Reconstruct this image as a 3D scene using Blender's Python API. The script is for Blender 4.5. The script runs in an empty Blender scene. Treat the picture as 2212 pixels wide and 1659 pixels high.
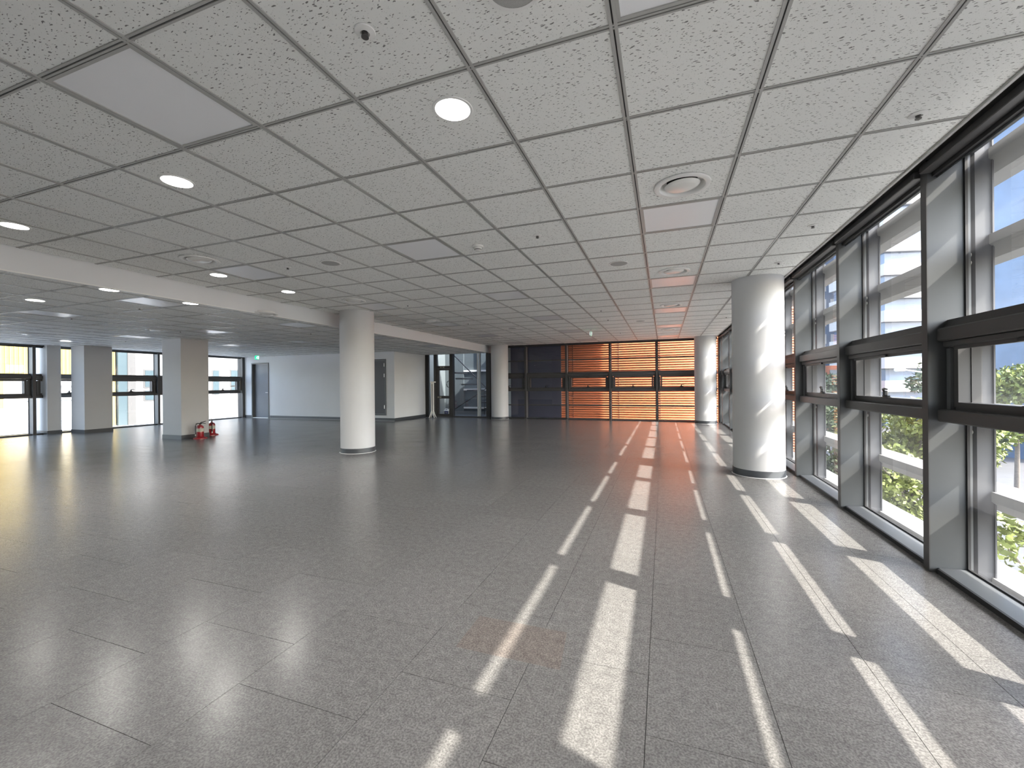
import bpy, bmesh, math, random
from mathutils import Matrix, Vector, Euler
import numpy as np

random.seed(7)
rng = np.random.default_rng(7)
PI = math.pi
sc = bpy.context.scene
C = sc.collection

# ------------------------------------------------------------------ camera
CAM_Z = 1.232
cam_d = bpy.data.cameras.new('camera')
cam = bpy.data.objects.new('camera', cam_d)
C.objects.link(cam)
cam_d.sensor_width = 36.0
cam_d.lens = 915.85 / 2212 * 36.0
cam_d.clip_start = 0.02
cam_d.clip_end = 600
cam.matrix_world = (Matrix.Translation((0, 0, CAM_Z)) @ Matrix.Rotation(math.radians(19.672), 4, 'Z')
                    @ Matrix.Rotation(PI / 2 - 0.0004, 4, 'X') @ Matrix.Rotation(-0.00914, 4, 'Z'))
sc.camera = cam

# ------------------------------------------------------------------ world, sun, exposure
SUN_TO = Vector((1.0, -0.335, 1.03))            # towards the sun
w = bpy.data.worlds.new('sky')
sc.world = w
w.use_nodes = True
nt = w.node_tree
nt.nodes.clear()
wo = nt.nodes.new('ShaderNodeOutputWorld')
bg = nt.nodes.new('ShaderNodeBackground')
sky = nt.nodes.new('ShaderNodeTexSky')
sky.sky_type = 'NISHITA'
sky.sun_disc = False
sky.sun_elevation = math.atan2(SUN_TO.z, math.hypot(SUN_TO.x, SUN_TO.y))
sky.sun_rotation = math.atan2(SUN_TO.x, SUN_TO.y)
sky.dust_density = 3.0
sky.air_density = 1.0
hs = nt.nodes.new('ShaderNodeHueSaturation')
hs.inputs['Saturation'].default_value = 0.75
nt.links.new(sky.outputs[0], hs.inputs['Color'])
nt.links.new(hs.outputs[0], bg.inputs['Color'])
bg.inputs['Strength'].default_value = 1.1
nt.links.new(bg.outputs[0], wo.inputs[0])

sd = bpy.data.lights.new('sun', 'SUN')
sd.energy = 8.6
sd.color = (1.0, 0.93, 0.83)
sd.angle = math.radians(0.55)
sun = bpy.data.objects.new('sun', sd)
C.objects.link(sun)
sun.rotation_euler = SUN_TO.to_track_quat('Z', 'Y').to_euler()
sun.location = (20, -6, 20)

def portal(loc, rot, sx, sy):
    d = bpy.data.lights.new('window_portal', 'AREA')
    d.shape = 'RECTANGLE'; d.size = sx; d.size_y = sy
    d.cycles.is_portal = True
    o = bpy.data.objects.new('window_portal', d)
    C.objects.link(o)
    o.location = loc; o.rotation_euler = rot
    return o
portal((1.83, 5.6, 1.27), (0, PI / 2, 0), 2.5, 17.0)
portal((-15.78, 6.0, 1.2), (0, -PI / 2, 0), 2.4, 13.0)
portal((-1.9, 14.43, 1.27), (-PI / 2, 0, 0), 8.0, 2.5)

sc.view_settings.view_transform = 'Standard'
sc.view_settings.look = 'None'
sc.view_settings.exposure = 0.87
sc.view_settings.gamma = 1.0
sc.view_settings.use_curve_mapping = False
sc.cycles.sample_clamp_indirect = 4.0
sc.cycles.max_bounces = 5
sc.cycles.glossy_bounces = 3
sc.cycles.transparent_max_bounces = 12

DOWNLIGHT_POWER = 6.0       # watts of each lit downlight

# ------------------------------------------------------------------ helpers
def lin(r, g, b):
    f = lambda c: c / 12.92 if c <= 0.04045 else ((c + 0.055) / 1.055) ** 2.4
    return (f(r / 255), f(g / 255), f(b / 255), 1)

def mat(name, col, rough=0.6, metal=0.0, spec=0.5, noise=0.0, nscale=6.0, bump=0.0, bscale=60.0, stretch=(1, 1, 1), coat=0.0):
    m = bpy.data.materials.new(name)
    m.use_nodes = True
    n = m.node_tree
    b = n.nodes['Principled BSDF']
    b.inputs['Base Color'].default_value = col
    b.inputs['Roughness'].default_value = rough
    b.inputs['Metallic'].default_value = metal
    b.inputs['Specular IOR Level'].default_value = spec
    if coat: b.inputs['Coat Weight'].default_value = coat
    g = n.nodes.new('ShaderNodeNewGeometry')
    mp = n.nodes.new('ShaderNodeMapping')
    mp.inputs['Scale'].default_value = stretch
    n.links.new(g.outputs['Position'], mp.inputs['Vector'])
    if noise > 0:
        t = n.nodes.new('ShaderNodeTexNoise')
        t.inputs['Scale'].default_value = nscale
        t.inputs['Detail'].default_value = 6
        n.links.new(mp.outputs[0], t.inputs['Vector'])
        r = n.nodes.new('ShaderNodeMapRange')
        r.inputs['From Min'].default_value = 0.3; r.inputs['From Max'].default_value = 0.7
        r.inputs['To Min'].default_value = 1 - noise; r.inputs['To Max'].default_value = 1 + noise
        n.links.new(t.outputs['Fac'], r.inputs['Value'])
        mx = n.nodes.new('ShaderNodeVectorMath'); mx.operation = 'SCALE'
        mx.inputs[0].default_value = col[:3]
        n.links.new(r.outputs[0], mx.inputs['Scale'])
        n.links.new(mx.outputs[0], b.inputs['Base Color'])
    if bump > 0:
        t2 = n.nodes.new('ShaderNodeTexNoise')
        t2.inputs['Scale'].default_value = bscale
        n.links.new(mp.outputs[0], t2.inputs['Vector'])
        bp = n.nodes.new('ShaderNodeBump')
        bp.inputs['Strength'].default_value = bump
        bp.inputs['Distance'].default_value = 0.01
        n.links.new(t2.outputs['Fac'], bp.inputs['Height'])
        n.links.new(bp.outputs[0], b.inputs['Normal'])
    return m

def emit(name, col, s):
    m = bpy.data.materials.new(name)
    m.use_nodes = True
    n = m.node_tree
    n.nodes.clear()
    o = n.nodes.new('ShaderNodeOutputMaterial')
    e = n.nodes.new('ShaderNodeEmission')
    e.inputs[0].default_value = col; e.inputs[1].default_value = s
    n.links.new(e.outputs[0], o.inputs[0])
    return m

def glass_mat(name, tint=(0.96, 0.98, 0.98, 1), dust=0.02, ior=1.5):
    m = bpy.data.materials.new(name)
    m.use_nodes = True
    n = m.node_tree
    n.nodes.clear()
    o = n.nodes.new('ShaderNodeOutputMaterial')
    tr = n.nodes.new('ShaderNodeBsdfTransparent'); tr.inputs[0].default_value = tint
    gl = n.nodes.new('ShaderNodeBsdfGlossy'); gl.inputs['Roughness'].default_value = 0.0
    # Schlick reflectance, the same on both faces of the pane
    geo = n.nodes.new('ShaderNodeNewGeometry')
    def mth(op, a, b=None):
        q = n.nodes.new('ShaderNodeMath'); q.operation = op
        for k, v in enumerate((a, b)):
            if v is None: continue
            if isinstance(v, (int, float)): q.inputs[k].default_value = v
            else: n.links.new(v, q.inputs[k])
        return q.outputs[0]
    dt = n.nodes.new('ShaderNodeVectorMath'); dt.operation = 'DOT_PRODUCT'
    n.links.new(geo.outputs['Incoming'], dt.inputs[0]); n.links.new(geo.outputs['Normal'], dt.inputs[1])
    f0 = 1.9 * ((ior - 1) / (ior + 1)) ** 2        # both faces of the sheet
    one_c = mth('SUBTRACT', 1.0, mth('ABSOLUTE', dt.outputs['Value']))
    frs = mth('ADD', f0, mth('MULTIPLY', 1 - f0, mth('POWER', one_c, 5.0)))
    m1 = n.nodes.new('ShaderNodeMixShader')
    n.links.new(frs, m1.inputs[0])
    n.links.new(tr.outputs[0], m1.inputs[1]); n.links.new(gl.outputs[0], m1.inputs[2])
    last = m1
    if dust > 0:
        df = n.nodes.new('ShaderNodeBsdfTranslucent'); df.inputs[0].default_value = (0.9, 0.93, 1.0, 1)
        m2 = n.nodes.new('ShaderNodeMixShader')
        m2.inputs[0].default_value = dust
        n.links.new(m1.outputs[0], m2.inputs[1]); n.links.new(df.outputs[0], m2.inputs[2])
        last = m2
    n.links.new(last.outputs[0], o.inputs[0])
    return m

def new_obj(name, mesh, parent=None, loc=(0, 0, 0), rz=0.0, material=None):
    o = bpy.data.objects.new(name, mesh)
    C.objects.link(o)
    o.location = loc
    if rz: o.rotation_euler = (0, 0, rz)
    if parent is not None: o.parent = parent
    if material is not None and mesh is not None and not mesh.materials:
        mesh.materials.append(material)
    return o

def tag(o, label=None, cat=None, group=None, kind=None):
    if label: o['label'] = label
    if cat: o['category'] = cat
    if group: o['group'] = group
    if kind: o['kind'] = kind
    return o

def empty(name, loc=(0, 0, 0), rz=0.0, **k):
    o = bpy.data.objects.new(name, None)
    C.objects.link(o)
    o.empty_display_size = 0.1
    o.location = loc
    o.rotation_euler = (0, 0, rz)
    return tag(o, **k)

def box(bm, x0, x1, y0, y1, z0, z1, bev=0.0):
    vs = [bm.verts.new(p) for p in ((x0, y0, z0), (x1, y0, z0), (x1, y1, z0), (x0, y1, z0),
                                    (x0, y0, z1), (x1, y0, z1), (x1, y1, z1), (x0, y1, z1))]
    fs = [bm.faces.new([vs[i] for i in q]) for q in
          ((3, 2, 1, 0), (4, 5, 6, 7), (0, 1, 5, 4), (1, 2, 6, 5), (2, 3, 7, 6), (3, 0, 4, 7))]
    if bev > 0:
        es = list({e for f in fs for e in f.edges})
        bmesh.ops.bevel(bm, geom=es, offset=bev, segments=1, affect='EDGES', profile=0.7)

def lathe(bm, prof, seg=32, c=(0, 0, 0), cap=True):
    rings = []
    for r, z in prof:
        if r < 1e-6:
            rings.append([bm.verts.new((c[0], c[1], c[2] + z))])
        else:
            rings.append([bm.verts.new((c[0] + r * math.cos(2 * PI * k / seg), c[1] + r * math.sin(2 * PI * k / seg), c[2] + z)) for k in range(seg)])
    for a, b in zip(rings, rings[1:]):
        for k in range(seg):
            k2 = (k + 1) % seg
            if len(a) == 1 and len(b) == 1: continue
            if len(a) == 1: bm.faces.new((a[0], b[k2], b[k]))
            elif len(b) == 1: bm.faces.new((a[k], a[k2], b[0]))
            else: bm.faces.new((a[k], a[k2], b[k2], b[k]))

def tube(bm, pts, rad, seg=8):
    pts = [Vector(p) for p in pts]
    n = len(pts)
    rads = rad if isinstance(rad, (list, tuple)) else [rad] * n
    rings = []
    for i, p in enumerate(pts):
        d = (pts[min(i + 1, n - 1)] - pts[max(i - 1, 0)]).normalized()
        up = Vector((0, 0, 1)) if abs(d.z) < 0.95 else Vector((1, 0, 0))
        a = d.cross(up).normalized(); b = d.cross(a).normalized()
        rings.append([bm.verts.new(p + (a * math.cos(2 * PI * k / seg) + b * math.sin(2 * PI * k / seg)) * rads[i]) for k in range(seg)])
    for r0, r1 in zip(rings, rings[1:]):
        for k in range(seg):
            bm.faces.new((r0[k], r0[(k + 1) % seg], r1[(k + 1) % seg], r1[k]))
    bm.faces.new(rings[0][::-1]); bm.faces.new(rings[-1])

def prism(bm, poly, axis, a, b):
    """extrude a 2D polygon along axis from a to b; poly gives the two other coordinates in order"""
    def P(u, v, t):
        return {'x': (t, u, v), 'y': (u, t, v), 'z': (u, v, t)}[axis]
    A = [bm.verts.new(P(u, v, a)) for u, v in poly]
    B = [bm.verts.new(P(u, v, b)) for u, v in poly]
    bm.faces.new(A); bm.faces.new(B[::-1])
    n = len(poly)
    for k in range(n):
        bm.faces.new((A[k], B[k], B[(k + 1) % n], A[(k + 1) % n]))

def finish(name, bm, material, smooth=False, angle=0.6):
    bmesh.ops.recalc_face_normals(bm, faces=bm.faces)
    me = bpy.data.meshes.new(name)
    bm.to_mesh(me); bm.free()
    me.materials.append(material)
    if smooth:
        me.shade_smooth()
        try: me.set_sharp_from_angle(angle=angle)
        except Exception: pass
    return me

def mk(name, fn, material, parent=None, loc=(0, 0, 0), rz=0.0, smooth=False):
    bm = bmesh.new()
    fn(bm)
    return new_obj(name, finish(name, bm, material, smooth), parent, loc, rz)

def sheet(b, x0, x1, y0, y1, z0, z1):
    y = (y0 + y1) / 2
    b.faces.new([b.verts.new(p) for p in ((x0, y, z0), (x1, y, z0), (x1, y, z1), (x0, y, z1))])

def pane(name, d, material, parent=None):
    return mk(name, lambda b: sheet(b, *d), material, parent)

def bx(name, d, material, parent=None, bev=0.0, **k):
    return mk(name, lambda b: box(b, *d, bev), material, parent, **k)

ORD = ['nearest', 'second', 'third', 'fourth', 'fifth', 'sixth', 'seventh', 'eighth', 'ninth', 'tenth', 'eleventh', 'twelfth', 'thirteenth']

# ------------------------------------------------------------------ materials
M_wall = mat('white_plaster', (0.72, 0.735, 0.75, 1), 0.75, noise=0.02, nscale=1.5)
M_col = mat('column_paint', (0.57, 0.575, 0.58, 1), 0.6, noise=0.02, nscale=2.0)
M_frame = mat('dark_metal_frame', (0.055, 0.054, 0.054, 1), 0.45, spec=0.5, noise=0.05, nscale=3)
M_fin = mat('grey_metal_fin', (0.072, 0.077, 0.080, 1), 0.42, spec=0.5, noise=0.06, nscale=2.5)
M_sill = mat('grey_metal_sill', (0.11, 0.118, 0.128, 1), 0.28, spec=0.5)
M_black = mat('black_rubber', (0.018, 0.018, 0.019, 1), 0.6)
M_handle = mat('black_plastic', (0.012, 0.012, 0.013, 1), 0.35)
M_base = mat('dark_grey_skirting', (0.062, 0.068, 0.076, 1), 0.4)
M_caulk = mat('white_sealant', (0.7, 0.7, 0.69, 1), 0.6)
M_tee = mat('ceiling_tee_enamel', (0.42, 0.42, 0.405, 1), 0.35)
M_groove = mat('tee_groove', (0.05, 0.05, 0.05, 1), 0.8)
M_white = mat('white_enamel', (0.82, 0.82, 0.80, 1), 0.4)
M_whitegloss = mat('white_plastic', (0.80, 0.80, 0.77, 1), 0.25)
M_grille = mat('speaker_grille', (0.40, 0.40, 0.39, 1), 0.7, noise=0.25, nscale=700)
M_panel = mat('light_panel_acrylic', (0.92, 0.93, 0.95, 1), 0.25, spec=0.25)
M_dark = mat('dark_recess', (0.02, 0.02, 0.02, 1), 0.9)
M_door = mat('grey_door_paint', (0.16, 0.175, 0.205, 1), 0.45, noise=0.04, nscale=2)
M_doorframe = mat('grey_door_frame', (0.11, 0.118, 0.125, 1), 0.45)
M_doorb = mat('charcoal_hatch_paint', (0.085, 0.090, 0.098, 1), 0.5, noise=0.03, nscale=2)
M_steel = mat('satin_steel', (0.6, 0.6, 0.6, 1), 0.3, metal=1.0)
M_brass = mat('sprinkler_metal', (0.16, 0.155, 0.15, 1), 0.35, metal=0.8)
M_red = mat('red_enamel', (0.33, 0.012, 0.018, 1), 0.3, coat=0.3)
M_lamp = emit('downlight_lens', (1.0, 0.97, 0.92, 1), 8.0)
M_green = emit('exit_green', (0.02, 0.62, 0.30, 1), 1.0)
M_exitwhite = emit('exit_white', (0.75, 1.0, 0.88, 1), 1.1)
M_glass = glass_mat('window_glass', dust=0.015)
M_glassclear = glass_mat('clear_glass', dust=0.0)
M_glassdark = glass_mat('tinted_glass', tint=(0.72, 0.76, 0.80, 1), dust=0.0, ior=1.6)
M_post = mat('screen_post_metal', (0.045, 0.047, 0.052, 1), 0.5, noise=0.05, nscale=3)
M_blade = mat('screen_blade_panel', (0.21, 0.21, 0.205, 1), 0.6, noise=0.05, nscale=2)
M_concrete = mat('roof_concrete', (0.4, 0.4, 0.4, 1), 0.9, noise=0.1)
M_orange = mat('orange_siding', (0.62, 0.20, 0.085, 1), 0.5, noise=0.06, nscale=1.2)
M_orangerail = mat('orange_joint', (0.12, 0.05, 0.03, 1), 0.6)
M_navy = mat('dark_blue_wall', (0.050, 0.053, 0.085, 1), 0.5)
M_stairwall = mat('stair_wall', (0.11, 0.135, 0.15, 1), 0.8)
M_blue = mat('blue_label', (0.03, 0.04, 0.25, 1), 0.4)
M_cream = mat('cream_print', (0.7, 0.68, 0.55, 1), 0.6)

def ceiling_tile_material():
    m = bpy.data.materials.new('fissured_mineral_tile')
    m.use_nodes = True
    n = m.node_tree
    b = n.nodes['Principled BSDF']
    b.inputs['Roughness'].default_value = 0.7
    b.inputs['Specular IOR Level'].default_value = 0.2
    g = n.nodes.new('ShaderNodeNewGeometry')
    # gentle warp so the fissures wander
    nz = n.nodes.new('ShaderNodeTexNoise'); nz.inputs['Scale'].default_value = 22; nz.inputs['Detail'].default_value = 2
    n.links.new(g.outputs['Position'], nz.inputs['Vector'])
    sub = n.nodes.new('ShaderNodeVectorMath'); sub.operation = 'SUBTRACT'; sub.inputs[1].default_value = (0.5, 0.5, 0.5)
    n.links.new(nz.outputs['Color'], sub.inputs[0])
    scl = n.nodes.new('ShaderNodeVectorMath'); scl.operation = 'SCALE'; scl.inputs['Scale'].default_value = 0.03
    n.links.new(sub.outputs[0], scl.inputs[0])
    add = n.nodes.new('ShaderNodeVectorMath'); add.operation = 'ADD'
    n.links.new(g.outputs['Position'], add.inputs[0]); n.links.new(scl.outputs[0], add.inputs[1])
    def holes(scale, thr, keep, rot):
        mp = n.nodes.new('ShaderNodeMapping')
        mp.inputs['Scale'].default_value = scale; mp.inputs['Rotation'].default_value = (0, 0, rot)
        n.links.new(add.outputs[0], mp.inputs['Vector'])
        v = n.nodes.new('ShaderNodeTexVoronoi'); v.voronoi_dimensions = '2D'; v.inputs['Scale'].default_value = 1.0
        n.links.new(mp.outputs[0], v.inputs['Vector'])
        sp = n.nodes.new('ShaderNodeSeparateColor')
        n.links.new(v.outputs['Color'], sp.inputs[0])
        # radius varies per cell; many cells are blank
        r = n.nodes.new('ShaderNodeMapRange')
        r.inputs['From Min'].default_value = keep; r.inputs['From Max'].default_value = 1.0
        r.inputs['To Min'].default_value = 0.0; r.inputs['To Max'].default_value = thr
        n.links.new(sp.outputs[0], r.inputs['Value'])
        d = n.nodes.new('ShaderNodeMath'); d.operation = 'SUBTRACT'
        n.links.new(r.outputs[0], d.inputs[0]); n.links.new(v.outputs['Distance'], d.inputs[1])
        q = n.nodes.new('ShaderNodeMapRange')
        q.inputs['From Min'].default_value = 0.0; q.inputs['From Max'].default_value = 0.04
        n.links.new(d.outputs[0], q.inputs['Value'])
        return q.outputs[0]
    h1 = holes((30, 95, 1), 0.26, 0.45, 0.25)
    h2 = holes((45, 110, 1), 0.22, 0.6, -0.6)
    h3 = holes((140, 150, 1), 0.28, 0.66, 0.0)
    mx = n.nodes.new('ShaderNodeMath'); mx.operation = 'MAXIMUM'
    n.links.new(h1, mx.inputs[0]); n.links.new(h2, mx.inputs[1])
    h3s = n.nodes.new('ShaderNodeMath'); h3s.operation = 'MULTIPLY'; h3s.inputs[1].default_value = 0.3
    n.links.new(h3, h3s.inputs[0])
    mx2 = n.nodes.new('ShaderNodeMath'); mx2.operation = 'MAXIMUM'
    n.links.new(mx.outputs[0], mx2.inputs[0]); n.links.new(h3s.outputs[0], mx2.inputs[1])
    mix = n.nodes.new('ShaderNodeMix'); mix.data_type = 'RGBA'
    mix.inputs['A'].default_value = (0.86, 0.87, 0.845, 1)
    mix.inputs['B'].default_value = (0.24, 0.24, 0.23, 1)
    n.links.new(mx2.outputs[0], mix.inputs['Factor'])
    n.links.new(mix.outputs['Result'], b.inputs['Base Color'])
    bp = n.nodes.new('ShaderNodeBump'); bp.invert = True
    bp.inputs['Strength'].default_value = 0.5; bp.inputs['Distance'].default_value = 0.004
    n.links.new(mx2.outputs[0], bp.inputs['Height'])
    n.links.new(bp.outputs[0], b.inputs['Normal'])
    return m
M_tile = ceiling_tile_material()

def floor_tile_material():
    m = bpy.data.materials.new('speckled_vinyl_tile')
    m.use_nodes = True
    n = m.node_tree
    b = n.nodes['Principled BSDF']
    g = n.nodes.new('ShaderNodeNewGeometry')
    def noise(scale, detail=8, rough=0.6):
        t = n.nodes.new('ShaderNodeTexNoise')
        t.inputs['Scale'].default_value = scale; t.inputs['Detail'].default_value = detail; t.inputs['Roughness'].default_value = rough
        n.links.new(g.outputs['Position'], t.inputs['Vector'])
        return t.outputs['Fac']
    a = noise(24.0, 4, 0.75)
    r = n.nodes.new('ShaderNodeValToRGB')
    e = r.color_ramp.elements
    e[0].position = 0.30; e[0].color = (0.140, 0.136, 0.133, 1)
    e[1].position = 0.72; e[1].color = (0.218, 0.212, 0.206, 1)
    k = r.color_ramp.elements.new(0.5); k.color = (0.176, 0.171, 0.167, 1)
    n.links.new(a, r.inputs[0])
    s = noise(130.0, 1, 0.6)
    q = n.nodes.new('ShaderNodeMapRange')
    q.inputs['From Min'].default_value = 0.34; q.inputs['From Max'].default_value = 0.66
    q.inputs['To Min'].default_value = 0.72; q.inputs['To Max'].default_value = 1.28
    n.links.new(s, q.inputs['Value'])
    mx = n.nodes.new('ShaderNodeVectorMath'); mx.operation = 'SCALE'
    n.links.new(r.outputs[0], mx.inputs[0]); n.links.new(q.outputs[0], mx.inputs['Scale'])
    oi = n.nodes.new('ShaderNodeObjectInfo')
    q2 = n.nodes.new('ShaderNodeMapRange')
    q2.inputs['To Min'].default_value = 0.96; q2.inputs['To Max'].default_value = 1.04
    n.links.new(oi.outputs['Random'], q2.inputs['Value'])
    mx2 = n.nodes.new('ShaderNodeVectorMath'); mx2.operation = 'SCALE'
    n.links.new(mx.outputs[0], mx2.inputs[0]); n.links.new(q2.outputs[0], mx2.inputs['Scale'])
    n.links.new(mx2.outputs[0], b.inputs['Base Color'])
    b.inputs['Specular IOR Level'].default_value = 0.7
    rr = n.nodes.new('ShaderNodeMapRange')
    rr.inputs["To Min"].default_value = 0.21; rr.inputs["To Max"].default_value = 0.268
    n.links.new(noise(2.0, 1), rr.inputs['Value'])
    n.links.new(rr.outputs[0], b.inputs['Roughness'])
    return m
M_floor = floor_tile_material()

# ------------------------------------------------------------------ room dimensions
CEIL = 2.592
LOW = 2.37
XR = 1.60          # front of the mullions on the right
XL = -15.55        # front of the mullions on the left
YF = 14.20         # front of the mullions at the far end
YB = -3.0          # back wall
YW = 12.20         # white wall with doors
XW = -8.60         # its corner
XBULK = -5.87
GX0, GY0, T = -0.1686, 1.6571, 0.6

# ------------------------------------------------------------------ floor
def seams_x():
    xs = [XR + 0.03]
    v = 1.265
    while v > -0.1:
        xs.append(v); v -= 0.445
    xs += [-0.57, -1.07]
    v = -1.67
    while v > XL - 0.05:
        xs.append(v); v -= 0.6
    xs.append(XL - 0.03)
    return xs[::-1]
floor = bx('floor', (XL - 0.3, XR + 0.22, YB - 0.1, YF + 0.22, -0.14, -0.0045), M_groove)
tag(floor, 'grey speckled glossy vinyl tile floor of the empty hall', 'floor', kind='structure')
tiles = []
sx = seams_x()
for i, (x0, x1) in enumerate(zip(sx, sx[1:])):
    y = YB + 0.02 + (0.28 if i % 2 else 0.0) - 0.55
    while y < YF + 0.2:
        a, b_ = max(y, YB), min(y + 0.6, YF + 0.03)
        if b_ - a > 0.02: tiles.append((x0, x1, a, b_))
        y += 0.6
def in_view(x, y, z, margin=1.12):
    fx, fy = -0.3366, 0.9416
    d = x * fx + y * fy
    if d < 0.25: return 9e9
    u = (x * fy - y * fx) / d * 915.85
    v = (z - CAM_Z) / d * 915.85
    if abs(u) > 1106 * margin or abs(v) > 829.5 * margin: return 9e9
    return d
def tdist(t):
    best = 9e9
    for fx in (0.05, 0.5, 0.95):
        for fy in (0.05, 0.5, 0.95):
            best = min(best, in_view(t[0] + (t[1] - t[0]) * fx, t[2] + (t[3] - t[2]) * fy, 0))
    return best
blocked = lambda t: (t[0] < XW - 0.02 and t[2] > YW + 0.02)
tiles = [t for t in tiles if not blocked(t)]
tiles.sort(key=tdist)
def tile_verts(t, g=0.0011):
    x0, x1, y0, y1 = t[0] + g, t[1] - g, t[2] + g, t[3] - g
    tx, ty = rng.normal(0, 0.0004), rng.normal(0, 0.0004)
    cx, cy = (x0 + x1) / 2, (y0 + y1) / 2
    h = lambda x, y: (x - cx) * tx + (y - cy) * ty
    top = [(x0, y0, h(x0, y0)), (x1, y0, h(x1, y0)), (x1, y1, h(x1, y1)), (x0, y1, h(x0, y1))]
    return top, [(x, y, -0.0045) for x, y, z in top]
FQ = [(0, 1, 2, 3), (0, 4, 5, 1), (1, 5, 6, 2), (2, 6, 7, 3), (3, 7, 4, 0)]
M_floortint = M_floor.copy(); M_floortint.name = 'reddish_floor_tint'
for nd in M_floortint.node_tree.nodes:
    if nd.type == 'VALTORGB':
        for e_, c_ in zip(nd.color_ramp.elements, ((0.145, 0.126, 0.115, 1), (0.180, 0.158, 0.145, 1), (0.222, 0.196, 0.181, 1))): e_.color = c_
for t in tiles[:300]:
    top, bot = tile_verts(t)
    me = bpy.data.meshes.new('floor_tile')
    c = ((t[0] + t[1]) / 2, (t[2] + t[3]) / 2)
    me.from_pydata([(p[0] - c[0], p[1] - c[1], p[2]) for p in top + bot], [], FQ)
    me.materials.append(M_floor)
    new_obj('floor_tile', me, floor, (c[0], c[1], 0))
V, F = [], []
for t in tiles[300:]:
    top, bot = tile_verts(t)
    k = len(V)
    V += top + bot
    F += [tuple(k + q for q in f) for f in FQ]
me = bpy.data.meshes.new('distant_floor_tiling'); me.from_pydata(V, [], F); me.materials.append(M_floor)
tag(new_obj('distant_floor_tiling', me, floor), kind='stuff')
# a thin quad just above the tiles, in a faintly reddish tone
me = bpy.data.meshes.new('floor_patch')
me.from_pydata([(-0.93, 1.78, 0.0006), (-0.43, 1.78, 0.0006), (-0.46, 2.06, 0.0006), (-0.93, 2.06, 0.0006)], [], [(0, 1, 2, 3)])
me.materials.append(M_floortint)
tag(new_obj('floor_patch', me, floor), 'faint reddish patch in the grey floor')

# ------------------------------------------------------------------ ceilings
def hole_tile_mesh(R):
    bm = bmesh.new()
    seg = 40
    h = T / 2 - 0.013
    inner, outer, up = [], [], []
    for k in range(seg):
        a = 2 * PI * (k + 0.5) / seg
        c_, s_ = math.cos(a), math.sin(a)
        f = h / max(abs(c_), abs(s_))
        inner.append(bm.verts.new((R * c_, R * s_, 0)))
        outer.append(bm.verts.new((f * c_, f * s_, 0)))
        up.append(bm.verts.new((R * c_, R * s_, 0.02)))
    # square corners
    for k in range(seg):
        k2 = (k + 1) % seg
        bm.faces.new((inner[k], inner[k2], outer[k2], outer[k]))
        bm.faces.new((inner[k], up[k], up[k2], inner[k2]))
    cs = {}
    for k in range(seg):
        k2 = (k + 1) % seg
        p, q = outer[k].co, outer[k2].co
        if (abs(abs(p.x) - h) < 1e-5) != (abs(abs(q.x) - h) < 1e-5):
            c_ = bm.verts.new((math.copysign(h, p.x + q.x), math.copysign(h, p.y + q.y), 0))
            bm.faces.new((outer[k], outer[k2], c_))
    return finish('ceiling_tile', bm, M_tile)

def flat_tile_mesh(wx, wy):
    bm = bmesh.new()
    box(bm, -wx / 2, wx / 2, -wy / 2, wy / 2, 0, 0.014)
    return finish('ceiling_tile', bm, M_tile)

def tee_mesh(axis, a, b, w_=0.030):
    bm = bmesh.new()
    h, gq = w_ / 2, 0.0032
    for s0, s1 in ((-h, -gq), (gq, h)):
        prism(bm, [(s0, -0.004), (s1, -0.004), (s1, 0.002), (s0, 0.002)], axis, a, b)
    return finish('tee', bm, M_tee)
def groove_mesh(axis, a, b):
    bm = bmesh.new()
    prism(bm, [(-0.016, 0.002), (0.016, 0.002), (0.016, 0.004), (-0.016, 0.004)], axis, a, b)
    return finish('groove', bm, M_groove)

full = T - 0.026
flat_cache = {}
HOLE = hole_tile_mesh(0.16)
main_panels = [(0, -1), (0, 3), (0, 7), (0, 11), (0, 15), (0, 19), (-4, -1), (-4, 3), (-4, 7), (-4, 11), (-4, 15), (-4, 19), (-8, 3), (-8, 7), (-8, 11), (-8, 15), (-8, 19)]
main_diff = [(0, 2), (0, 6), (0, 10), (0, 16), (-8, 2), (-8, 6), (-8, 10), (-8, 16)]
low_panels = [(-11, 3), (-15, 3), (-19, 7), (-19, 11), (-11, 7), (-15, 7), (-11, 11), (-15, 11), (-19, 3), (-23, 7), (-23, 11), (-15, 15), (-11, 15)]
low_diff = [(-10, 5), (-16, 6), (-19, 9), (-21, 5)]

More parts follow.
